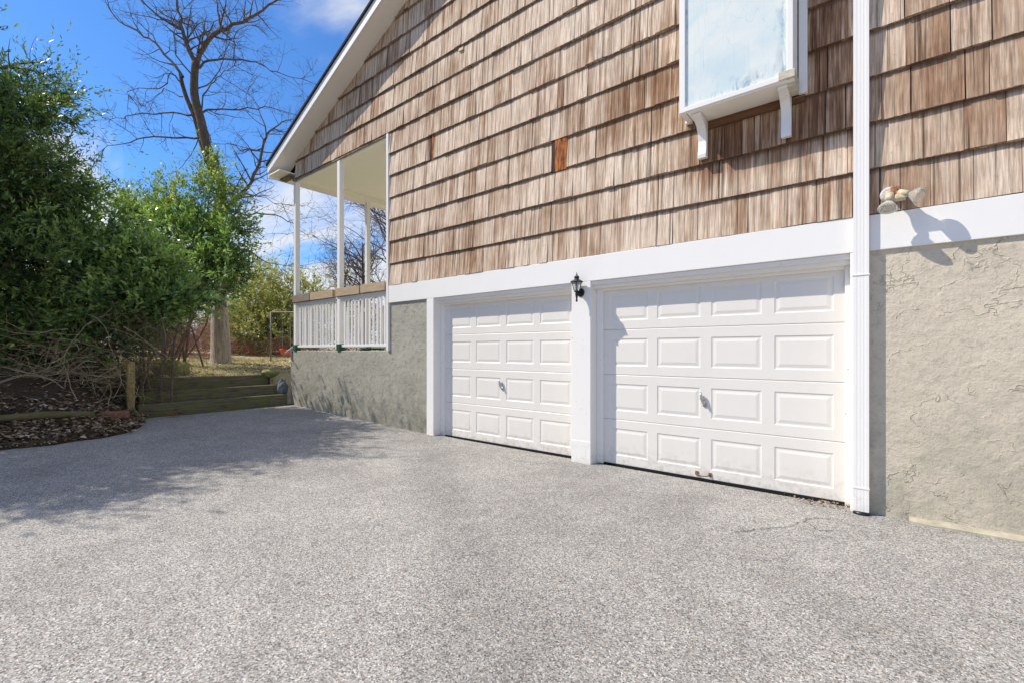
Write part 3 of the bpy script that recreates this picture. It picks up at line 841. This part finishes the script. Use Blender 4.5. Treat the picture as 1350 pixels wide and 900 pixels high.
def foliage(name, blobs, nclump, nleaf, mat, parent, leaf=(.06,.025), clump=.28, seed=1, up=.35, shell=.55, gap=.0, gsc=1.1, base_t=.42, sprig=.22, spread=1.0):
    """twigs set with small leaves, spread through several ellipsoids; blobs: (cx,cy,cz,rx,ry,rz)"""
    rg = np.random.default_rng(seed)
    vol = np.array([b[3]*b[4]*b[5] for b in blobs]); pick = rg.choice(len(blobs), nclump, p=vol**.8/np.sum(vol**.8))
    B = np.array(blobs)[pick]
    dv = rg.normal(size=(nclump,3)); dv /= np.linalg.norm(dv, axis=1, keepdims=True)
    rad = shell + (1.02-shell)*rg.uniform(0,1,nclump)**.8
    isp = rg.uniform(0,1,nclump) < sprig
    rad[isp] = rg.uniform(.95,1.16,isp.sum())
    C = B[:,:3] + dv*B[:,3:]*rad[:,None]
    if gap:
        nz = np.array([mnoise.noise(Vector(c)*gsc + Vector((seed,0,0))) for c in C]); k = nz > gap - .5
        C, dv, rad, isp = C[k], dv[k], rad[k], isp[k]
    m = len(C)
    D_ = dv*.8 + rg.normal(size=(m,3))*.5; D_[:,2] += up + isp*.5; D_ /= np.linalg.norm(D_, axis=1, keepdims=True)
    cl = clump*rg.uniform(.6,1.3,m)*(1 + .55*isp)
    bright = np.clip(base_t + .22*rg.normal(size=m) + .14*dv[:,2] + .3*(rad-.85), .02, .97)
    s = rg.uniform(0,1,(m,nleaf))
    n1 = rg.normal(size=(m,nleaf,3)); n1 -= D_[:,None,:]*np.sum(n1*D_[:,None,:], axis=2, keepdims=True)   # sideways from the twig
    n1 /= np.linalg.norm(n1, axis=2, keepdims=True) + 1e-9
    nb = 3                                          # each twig forks into a few short shoots
    fk = rg.normal(size=(m,nb,3)); kb = rg.integers(0, nb, (m,nleaf))
    shoot = np.take_along_axis(fk, np.repeat(kb[:,:,None], 3, 2), axis=1)
    cent = C[:,None,:] + D_[:,None,:]*(s*cl[:,None])[:,:,None] + shoot*(s*.34*spread*cl[:,None])[:,:,None]
    ld = D_[:,None,:]*(.55 + .5*s)[:,:,None] + n1*.75 + shoot*.2
    sc = rg.uniform(.65,1.25,m*nleaf)
    V = leaf_quads(cent.reshape(-1,3), ld.reshape(-1,3), leaf[0]*sc, leaf[1]*sc, rg)
    T = np.clip(np.repeat(bright, nleaf) + (s.reshape(-1)-.5)*.22 + rg.normal(size=m*nleaf)*.09, 0, .98)
    return quads_mesh(name, V, mat, T, parent)

# dark evergreen at far left, and its neighbour further left that shades the drive
def evergreen(x, y, h, r, label, seed, nclump=1500):
    z = terrain(x, y); random.seed(seed)
    t = thing('evergreen_tree', label, 'tree', (x, y, z), 'dark evergreens along the left bed')
    m = MB(); m.tube(smooth_path([(x,y,z-.1), (x+.05,y,z+h*.3), (x-.05,y+.06,z+h*.65), (x,y,z+h*.93)]), [.16-.014*i for i in range(10)], 8)
    for i in range(34):
        zz = z + h*random.uniform(.2,.9); w = random.uniform(0,2*PI); L = r*random.uniform(.55,1.0)*(1.15-(zz-z)/h*.7)
        grow(m, (x,y,zz), (math.cos(w), math.sin(w), .45), L, .035, 1, 0, .6, 5, .004)
    m.build('trunk', BARKD, t, smooth=True)
    bl = []
    for i in range(26):
        f = random.uniform(.22, 1); rr = r*(1.0 - .72*max(0, f-.35)/.65)*random.uniform(.45,.85); w = random.uniform(0,2*PI)
        bl.append((x+rr*math.cos(w)*.85, y+rr*math.sin(w)*.85, z+h*f*.9, .62*r*.55, .62*r*.55, h*.085))
    bl.append((x, y, z+h*.9, r*.28, r*.28, h*.1))
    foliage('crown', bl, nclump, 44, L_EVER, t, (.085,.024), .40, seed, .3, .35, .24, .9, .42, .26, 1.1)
    return t
e1 = at(-20, 300, 7.7); evergreen(e1.x, e1.y, 5.75, 1.88, 'tall dark evergreen tree at the left edge of the photo', 11, 2600)
evergreen(-11.5, -.95, 6.5, 1.9, 'dark evergreen tree just outside the left edge of the view, next to the tall one', 13, 2000)
evergreen(-10.6, -2.3, 5.7, 2.0, 'dark evergreen tree outside the left edge of the view, farther from the steps', 12, 1800)

def shrub(px, t, blobs_px, label, seed, mat, nclump, nleaf, leaf, name='holly_shrub', clump=.3, base_t=.42, stems=10, gap=.33, up=.35, mat_s=None, sub='crown'):
    """blobs_px: (px, py, dt, r_h, r_v) at distance t+dt"""
    base = at(px, 470, t); z = terrain(base.x, base.y); random.seed(seed)
    th = thing(name, label, 'shrub', (base.x, base.y, z))
    bl = []; m = MB()
    for (bx_, by_, dt, rh, rv) in blobs_px:
        c = at(bx_, by_, t+dt); bl.append((c.x, c.y, c.z, rh, rh, rv))
        b0 = Vector((base.x + random.gauss(0,.25), base.y + random.gauss(0,.25), z - .05))
        mid = b0.lerp(c, .5) + Vector((random.gauss(0,.2), random.gauss(0,.2), .15))
        pp = smooth_path([b0, mid, c], 4); m.tube(pp, [.024*(1-.08*i) for i in range(len(pp))], 6)
        for _ in range(4): grow(m, pp[random.randint(3,len(pp)-1)], (random.gauss(0,1), random.gauss(0,1), .7), rh*.9, .012, 1, 0, .6, 4)
    m.build('stem', mat_s or BARKD, th, smooth=True)
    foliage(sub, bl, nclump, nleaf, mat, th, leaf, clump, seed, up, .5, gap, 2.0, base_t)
    return th

shrub(60, 8.7, [(20,330,0,.9,.7), (75,300,.2,.9,.75), (115,350,-.2,.85,.7), (60,400,-.3,.8,.5), (-40,380,0,.9,.7), (125,300,.4,.8,.7), (10,420,.1,.7,.4), (150,400,-.2,.6,.45), (165,345,.1,.6,.55), (105,420,-.2,.6,.35), (50,450,-.4,.8,.3), (130,445,-.3,.6,.28), (10,470,-.5,.5,.22), (95,472,-.5,.45,.18)],
      'big glossy broadleaf shrub filling the left below the tall evergreen', 21, L_HOLLY, 2200, 26, (.105,.04), base_t=.42)
shrub(205, 8.9, [(185,362,-.1,.65,.42), (208,392,0,.55,.34), (195,402,-.1,.65,.38), (160,352,0,.65,.43), (228,404,.1,.45,.28), (255,375,.1,.4,.32)],
      'glossy broadleaf shrub leaning over the timber steps', 22, L_HOLLY, 1050, 26, (.10,.038), base_t=.5)
shrub(235, 11.6, [(260,330,0,.75,.6), (285,355,-.1,.6,.45), (300,320,.1,.45,.4), (235,310,.2,.7,.6), (275,380,-.2,.55,.32), (305,345,.2,.4,.3), (230,370,0,.6,.5), (320,300,.2,.22,.2)],
      'glossy broadleaf shrub hiding the bare tree trunk from view', 26, L_HOLLY, 1150, 26, (.105,.038), base_t=.52)
shrub(222, 11.9, [(225,268,0,.5,.6), (272,262,.1,.4,.75), (300,272,.2,.4,.5), (250,290,0,.55,.5), (318,290,0,.3,.4), (200,285,.2,.45,.5), (281,228,.1,.17,.45), (165,285,.3,.5,.5)],
      'light green upright shrub whose spiky tips rise in front of the bare tree', 23, L_LIGHT, 700, 28, (.085,.034), clump=.36, up=.8, base_t=.5, gap=.3, name='upright_shrub')
shrub(345, 18.0, [(320,410,0,1.3,1.1), (350,400,.4,1.2,1.3), (375,420,0,1.1,1.1), (345,440,-.3,1.5,.8), (360,375,.5,.7,.8), (395,400,1,1.1,1.0), (335,380,.3,.8,.7), (310,440,0,1,.6), (420,420,1,1.2,.9)],
      'yellowish green evergreen shrub behind the swing', 24, L_YELL, 1500, 36, (.12,.035), clump=.5, base_t=.55, gap=.3, name='evergreen_shrub')

shrub(110, 15.5, [(20,420,0,1.1,.8), (90,425,.2,1.1,.8), (150,430,0,1.0,.7), (-50,420,0,1.1,.8), (200,425,.5,.9,.6), (120,400,.6,1,.8)],
      'dark dense shrub deep behind the bare twig tangle', 27, L_EVER, 1000, 30, (.13,.05), clump=.45, base_t=.25, gap=.1, name='background_shrub')
# bare tangled shrubs under the foliage
def tangle(cx0, t0, px_rng, py_rng, dt, n, mat, label, seed, name='bare_shrub', lmin=.4, lmax=1.2, rad=(.002,.0055), lean=(-.2,0)):
    random.seed(seed); base = at(cx0, 500, t0); z = terrain(base.x, base.y)
    th = thing(name, label, 'shrub', (base.x, base.y, z)); m = MB()
    for i in range(n):
        c = at(random.uniform(*px_rng), random.uniform(*py_rng), t0 + random.uniform(-dt, dt))
        g0 = terrain(c.x, c.y)
        if c.z < g0: c.z = g0 + random.uniform(0,.2)
        L = random.uniform(lmin, lmax); d = Vector((random.gauss(0,.7), random.gauss(0,.7), random.uniform(-.3,1.4))).normalized()
        pts = [c - d*L*.5]
        k = 6
        for j in range(k):
            d = (d + Vector((random.gauss(0,.28), random.gauss(0,.28), random.gauss(-.06,.26)))).normalized(); q = pts[-1] + d*L/k
            if q.z < g0: q.z = g0 + .01
            pts.append(q)
        r = random.uniform(*rad)
        m.tube(pts, [r*(1-.1*j) for j in range(k+1)], 3, cap=False)
        if random.random() < .8: grow(m, pts[random.randint(2,4)], (random.gauss(0,1), random.gauss(0,1), .4), L*.4, r*.6, 0)
    m.build('twigs', mat, th)
    return th
tangle(110, 8.8, (-30,200), (405,530), .7, 1500, TWIG, 'tangle of bare tan twigs under the left shrubs beside the wooden post', 31)
th = tangle(90, 9.1, (-30,215), (425,540), .6, 700, BARKD, 'dark thin twigs low in the shade under the left shrubs', 30, lmin=.4, lmax=1.1, rad=(.003,.006))
tangle(150, 8.1, (60,190), (440,530), .3, 60, TWIGL, 'few pale arching stems in front of the bare twig tangle', 32, lmin=.5, lmax=1.1, rad=(.005,.010))
tangle(40, 8.0, (-20,110), (430,530), .5, 120, TWIGL, 'pale dry vine stems arching low at the left edge of the photo', 33, lmin=.8, lmax=1.7, rad=(.005,.010))
tangle(215, 9.9, (180,235), (410,480), .5, 300, TWIG, 'brown twiggy brush behind the mossy boulder', 34)
tangle(265, 15, (225,300), (425,470), 1.2, 520, TWIGR, 'reddish bare shrub left of the bare tree trunk', 35, lmin=.4, lmax=1.1, rad=(.004,.009))
tangle(335, 17.5, (305,385), (448,474), 1.0, 420, TWIGR, 'low reddish brush right of the bare tree trunk', 36, lmin=.4, lmax=1.0, rad=(.005,.010))
tangle(250, 22, (190,320), (395,465), 2.0, 700, FARTW, 'grey brown thicket far behind the bare tree', 37, lmin=.8, lmax=2.2, rad=(.006,.013))
tangle(345, 27, (300,400), (400,462), 2.0, 600, FARTW, 'grey brown thicket far behind the swing', 38, lmin=1, lmax=2.6, rad=(.008,.015))
tangle(450, 24, (395,530), (395,462), 3.0, 700, FARTW, 'grey brown thicket seen through the porch balusters', 39, lmin=1, lmax=2.6, rad=(.008,.015))

# the big bare tree
random.seed(41); T0 = 12.9
bt = at(292, 484, T0)
tree = thing('bare_tree', 'tall leafless tree with a thick grey trunk rising behind the shrubs', 'tree', (bt.x, bt.y, terrain(bt.x, bt.y)))
def path(pp, dt0=0, dt1=0): return smooth_path([at(x, y, T0 + dt0 + (dt1-dt0)*i/max(1, len(pp)-1)) for i, (x, y) in enumerate(pp)], 3)
tr = MB()
pp = path([(291,489), (291,460), (290,405), (291,340), (287,290), (292,250), (285,222), (273,195), (265,160), (257,130), (256,105), (258,82)])
n = len(pp)
rads = [.36,.30,.26,.245,.235,.225] + [.165 - .075*(i/(n-6))**.8 for i in range(n-6)]
tr.tube(pp, rads, 12)
p2 = path([(287,240), (276,218), (266,190), (258,158), (247,132), (240,110), (238,97)], .1, .1); tr.tube(p2, [.085-.0022*i for i in range(len(p2))], 8)
tr.build('trunk', BARK, tree, smooth=True)
br = MB()
limbs = [  # (points, r0, depth shift)
 ([(258,88),(247,58),(241,40),(235,15),(228,-20),(225,-60)], .085, -.4),
 ([(241,40),(218,26),(196,9),(180,-15),(170,-40)], .045, -.6),
 ([(258,88),(268,63),(289,42),(320,29),(346,14),(372,-5),(390,-30)], .095, .4),
 ([(289,42),(288,22),(284,-5),(280,-50)], .045, .2),
 ([(260,72),(266,50),(283,32),(300,18)], .035, -.3),
 ([(241,102),(226,80),(206,58),(180,42),(156,28),(143,5),(132,-30)], .05, .5),
 ([(263,90),(275,80),(308,78),(338,84),(366,97),(394,104)], .045, -.6),
 ([(308,78),(309,58),(312,42),(330,33)], .025, -.5),
 ([(266,150),(276,145),(305,145),(338,144),(362,142),(392,152)], .04, .8),
 ([(265,150),(272,117),(285,104),(294,95),(310,90)], .03, -.5),
 ([(252,152),(228,149),(190,151),(160,153),(145,158)], .035, .5),
 ([(240,110),(226,97),(212,115),(184,116),(165,122)], .03, -.6),
 ([(241,128),(218,117),(200,132),(185,140)], .02, .4),
 ([(264,182),(232,182),(192,182),(160,191),(138,194)], .04, -.8),
 ([(291,290),(308,266),(327,248),(338,222),(347,192),(352,176),(366,165),(384,158)], .085, .5),
 ([(350,184),(346,160),(340,140),(326,120)], .03, .6),
 ([(346,196),(322,200),(302,190),(280,190)], .028, .3),
 ([(292,276),(326,284),(362,284),(386,297),(402,310)], .035, -.5),
 ([(290,240),(320,248),(350,262),(378,270)], .025, -.8),
 ([(289,330),(325,330),(352,345),(388,352)], .04, -.5),
 ([(257,105),(235,75),(228,45),(240,10)], .03, -.9),
 ([(256,120),(280,105),(298,70),(300,30)], .03, .9),
 ([(268,170),(250,205),(235,225),(226,240)], .02, .7),
]
for pts_, r0, dd in limbs:
    q = path(pts_, 0, dd); k = len(q)
    q = [p_ + Vector((random.gauss(0,.025), random.gauss(0,.025), random.gauss(0,.025))) if 0 < i else p_ for i, p_ in enumerate(q)]
    rd = [max(.008, .8*r0*(1-.85*i/(k-1))) for i in range(k)]
    br.tube(q, rd, 6, cap=False)
    for i in range(2, k):
        for _ in range(2 if r0 > .05 else 1):
            if random.random() < .3: continue
            ax = (q[i]-q[i-1]).normalized(); side = ax.orthogonal(); side.rotate(Matrix.Rotation(random.uniform(0,2*PI), 3, ax))
            grow(br, q[i], ax*.55 + side*.8 + Vector((0,0,.12)), random.uniform(.45,1.25), max(.007, rd[i]*.5), 2, 0, .75, 4, .0036)
    ax = (q[-1]-q[-2]).normalized()
    for _ in range(2): grow(br, q[-1], ax + Vector((random.gauss(0,.4), random.gauss(0,.4), .1)), random.uniform(.5,.9), .009, 2, 0, .7, 4, .0042)
br.build('branches', BARKD, tree, smooth=True)

# distant bare trees
for i, (px, t, top, lab) in enumerate([(478,27,285,'slender bare tree far off seen through the porch opening left of the corner board'),
        (512,31,240,'tall bare tree far off partly hidden behind the white corner board'),
        (455,36,335,'low bare tree far off beside the middle porch post'),
        (345,33,352,'distant bare tree rising behind the yellowish shrub'),
        (215,30,330,'distant bare tree hidden mostly behind the glossy shrubs')]):
    random.seed(60+i); b0 = at(px, 462, t); z = terrain(b0.x, b0.y); H = at(px, top, t).z - z
    d_t = thing('distant_tree', lab, 'tree', (b0.x, b0.y, z), 'bare trees far behind the house')
    m = MB(); pp = smooth_path([(b0.x,b0.y,z-.2), (b0.x+.1,b0.y,z+H*.25), (b0.x-.1,b0.y+.1,z+H*.5), (b0.x,b0.y,z+H*.8)]); m.tube(pp, [.16*(1-.08*j) for j in range(len(pp))], 7); m.build('trunk', FARTW, d_t, smooth=True)
    m = MB()
    for j in range(26):
        f = random.uniform(.25,.8); w = random.uniform(0,2*PI)
        grow(m, (b0.x,b0.y,z+H*f), (math.cos(w), math.sin(w), random.uniform(.4,1.4)), H*random.uniform(.22,.42), .045, 2, -.02, .6, 4, .009)
    m.build('branches', FARTW, d_t, smooth=True)

# ------------------------------------------------------------------ yard furniture
sa = at(357, 476, 14.5); sb = Vector((sa.x+1.05, sa.y+.86, 0)); zt = 2.57; z0 = terrain(sa.x, sa.y)
sw_ = thing('swing_set', 'thin grey pipe swing frame standing in the yard beyond the steps', 'swing set', (sa.x, sa.y, z0))
dv = (Vector((sb.x, sb.y, 0)) - Vector((sa.x, sa.y, 0)))
m = MB(); m.tube([(sa.x,sa.y,zt), (sa.x+dv.x*2,sa.y+dv.y*2,zt)], .02, 8); m.build('top_bar', GALV, sw_, smooth=True)
for f in (0, 2):
    m = MB(); m.tube([(sa.x+dv.x*f,sa.y+dv.y*f,z0-.1), (sa.x+dv.x*f,sa.y+dv.y*f,zt+.02)], .022, 8); m.build('leg', GALV, sw_, smooth=True)
seatc = Vector((sa.x,sa.y,0)) + dv*.36
for s in (-.14, .14):
    q = seatc + dv.normalized()*s*.9
    m = MB(); m.tube([(q.x,q.y,zt), (q.x+.01,q.y,1.42)], .008, 5); m.build('rope', ROPE, sw_)
m = MB(); m.lathe([(.10,0), (.15,.03), (.185,.17), (.20,.20), (.185,.20), (.165,.17), (.13,.05), (.02,.04)], Matrix.Translation((seatc.x, seatc.y, 1.22)), 18); m.build('bucket_seat', REDPL, sw_, smooth=True)

a, b_ = at(190, 455, 30), at(420, 455, 34)
m = MB(); n = 60
for i in range(n):
    for j in range(3):
        p_ = a.lerp(b_, (i + .5*(j % 2))/n); s = random.uniform(.16,.24)
        zz = terrain(p_.x, p_.y) + .18 + j*.34
        m.lathe([(s*.6,-.17), (s,-.1), (s*1.02,.08), (s*.6,.17)], Matrix.Translation((p_.x, p_.y, zz)) @ Matrix.Rotation(random.uniform(0,3), 4, 'Z') @ Matrix.Diagonal((1.1,1.1,1,1)), 6)
tag(m.build('stone_wall', FWALL), 'low pale stone wall far behind the yard', 'wall')
for px, t, top, lab in [(264,20,431,'thin white post left of the bare tree trunk far back in the yard'), (333,24,445,'white post right of the bare tree trunk far back in the yard')]:
    q = at(px, top, t); z = terrain(q.x, q.y); m = MB(); m.tube([(q.x,q.y,z-.1), (q.x,q.y,q.z)], .05, 6); m.lathe([(.07,0), (.07,.05), (.01,.1)], Matrix.Translation((q.x,q.y,q.z)), 8)
    tag(m.build('marker_post', WHITE2), lab, 'post')
q = at(308, 456, 23); z = terrain(q.x, q.y)
m = MB(); m.lathe([(.55,0), (.62,.2), (.5,.5), (.3,.65), (.05,.7)], Matrix.Translation((q.x,q.y,z)) @ Matrix.Diagonal((1.2,.9,.8,1)), 9)
tag(m.build('tarp', BLUEP), 'dark blue tarp covered heap right behind the bare tree trunk', 'tarp')
# horizontal rail lying in the far yard
p0, p1 = at(296, 467, 20), at(345, 465, 20)
m = MB(); m.tube([(p0.x,p0.y,terrain(p0.x,p0.y)+.08), (p1.x,p1.y,terrain(p1.x,p1.y)+.08)], .08, 7)
tag(m.build('fallen_log', LOG, smooth=True), 'straight log lying across the far yard beside the trunk', 'log')

# ------------------------------------------------------------------ sky, sun, camera
SV = Vector((-1.40, -1.0, 1.85)).normalized()          # towards the sun
w = bpy.data.worlds.new('World'); scene.world = w; w.use_nodes = True
nt = w.node_tree; bg = nt.nodes['Background']; N = nt.nodes.new; L = nt.links.new
sky = N('ShaderNodeTexSky'); sky.sky_type = 'NISHITA'; sky.sun_disc = False
sky.sun_elevation = math.asin(SV.z); sky.sun_rotation = math.atan2(SV.x, SV.y)
sky.air_density = 1.0; sky.dust_density = .3; sky.ozone_density = 2.5
tc = N('ShaderNodeTexCoord'); sp = N('ShaderNodeSeparateXYZ'); L(tc.outputs['Generated'], sp.inputs[0])
def mth(op, a, b=0.0):
    x = N('ShaderNodeMath'); x.operation = op
    for s_, v in zip(x.inputs, (a, b)):
        if isinstance(v, (int, float)): s_.default_value = v
        else: L(v, s_)
    return x.outputs[0]
def mrange(v, a, b, c, d_):
    x = N('ShaderNodeMapRange'); L(v, x.inputs[0]); x.interpolation_type = 'SMOOTHSTEP'
    for i, q in zip((1,2,3,4), (a,b,c,d_)): x.inputs[i].default_value = q
    return x.outputs[0]
den = mth('ADD', mth('MAXIMUM', sp.outputs[2], 0.0), .16)
cb = N('ShaderNodeCombineXYZ'); L(mth('DIVIDE', sp.outputs[0], den), cb.inputs[0]); L(mth('DIVIDE', sp.outputs[1], den), cb.inputs[1])
mp = N('ShaderNodeMapping'); mp.inputs['Rotation'].default_value = (0,0,math.radians(-52)); mp.inputs['Scale'].default_value = (.55,1.25,1); mp.inputs['Location'].default_value = (3.4,1.55,0)
L(cb.outputs[0], mp.inputs[0])
no = N('ShaderNodeTexNoise'); L(mp.outputs[0], no.inputs[0]); no.inputs['Scale'].default_value = 1.25; no.inputs['Detail'].default_value = 9; no.inputs['Roughness'].default_value = .56; no.inputs['Distortion'].default_value = .5
thick = mrange(sp.outputs[2], .10, .46, .22, -.05)
cl = mth('MAXIMUM', mrange(mth('ADD', no.outputs[0], thick), .50, .70, 0, .92), mrange(sp.outputs[2], .66, .85, 0, .55))  # last term adds an unseen cloud veil overhead to whiten the skylight
tint = N('ShaderNodeMix'); tint.data_type = 'RGBA'; tint.blend_type = 'MULTIPLY'; tint.inputs[0].default_value = 1
L(sky.outputs[0], tint.inputs[6]); tint.inputs[7].default_value = (.54,.96,1.42,1)
mx = N('ShaderNodeMix'); mx.data_type = 'RGBA'; L(cl, mx.inputs[0]); L(tint.outputs[2], mx.inputs[6]); mx.inputs[7].default_value = (6.6,6.8,7.2,1)
L(mx.outputs[2], bg.inputs[0]); bg.inputs[1].default_value = .13

sl = bpy.data.lights.new('sun', 'SUN'); sl.energy = 5.0; sl.angle = math.radians(.5); sl.color = (1,.925,.80)
so = bpy.data.objects.new('sun', sl); col.objects.link(so); so.rotation_euler = SV.to_track_quat('Z', 'Y').to_euler(); so.location = SV*60

cam = bpy.data.cameras.new('camera'); co_ = bpy.data.objects.new('camera', cam); col.objects.link(co_)
co_.location = (0,0,CAMZ); co_.rotation_euler = (PI/2, 0, math.asin(UC))
cam.sensor_width = 36; cam.lens = 603/1350*36; cam.shift_y = 12/1350; cam.clip_end = 2000; cam.clip_start = .05
scene.camera = co_
scene.view_settings.view_transform = 'Standard'; scene.view_settings.look = 'None'; scene.view_settings.exposure = 0
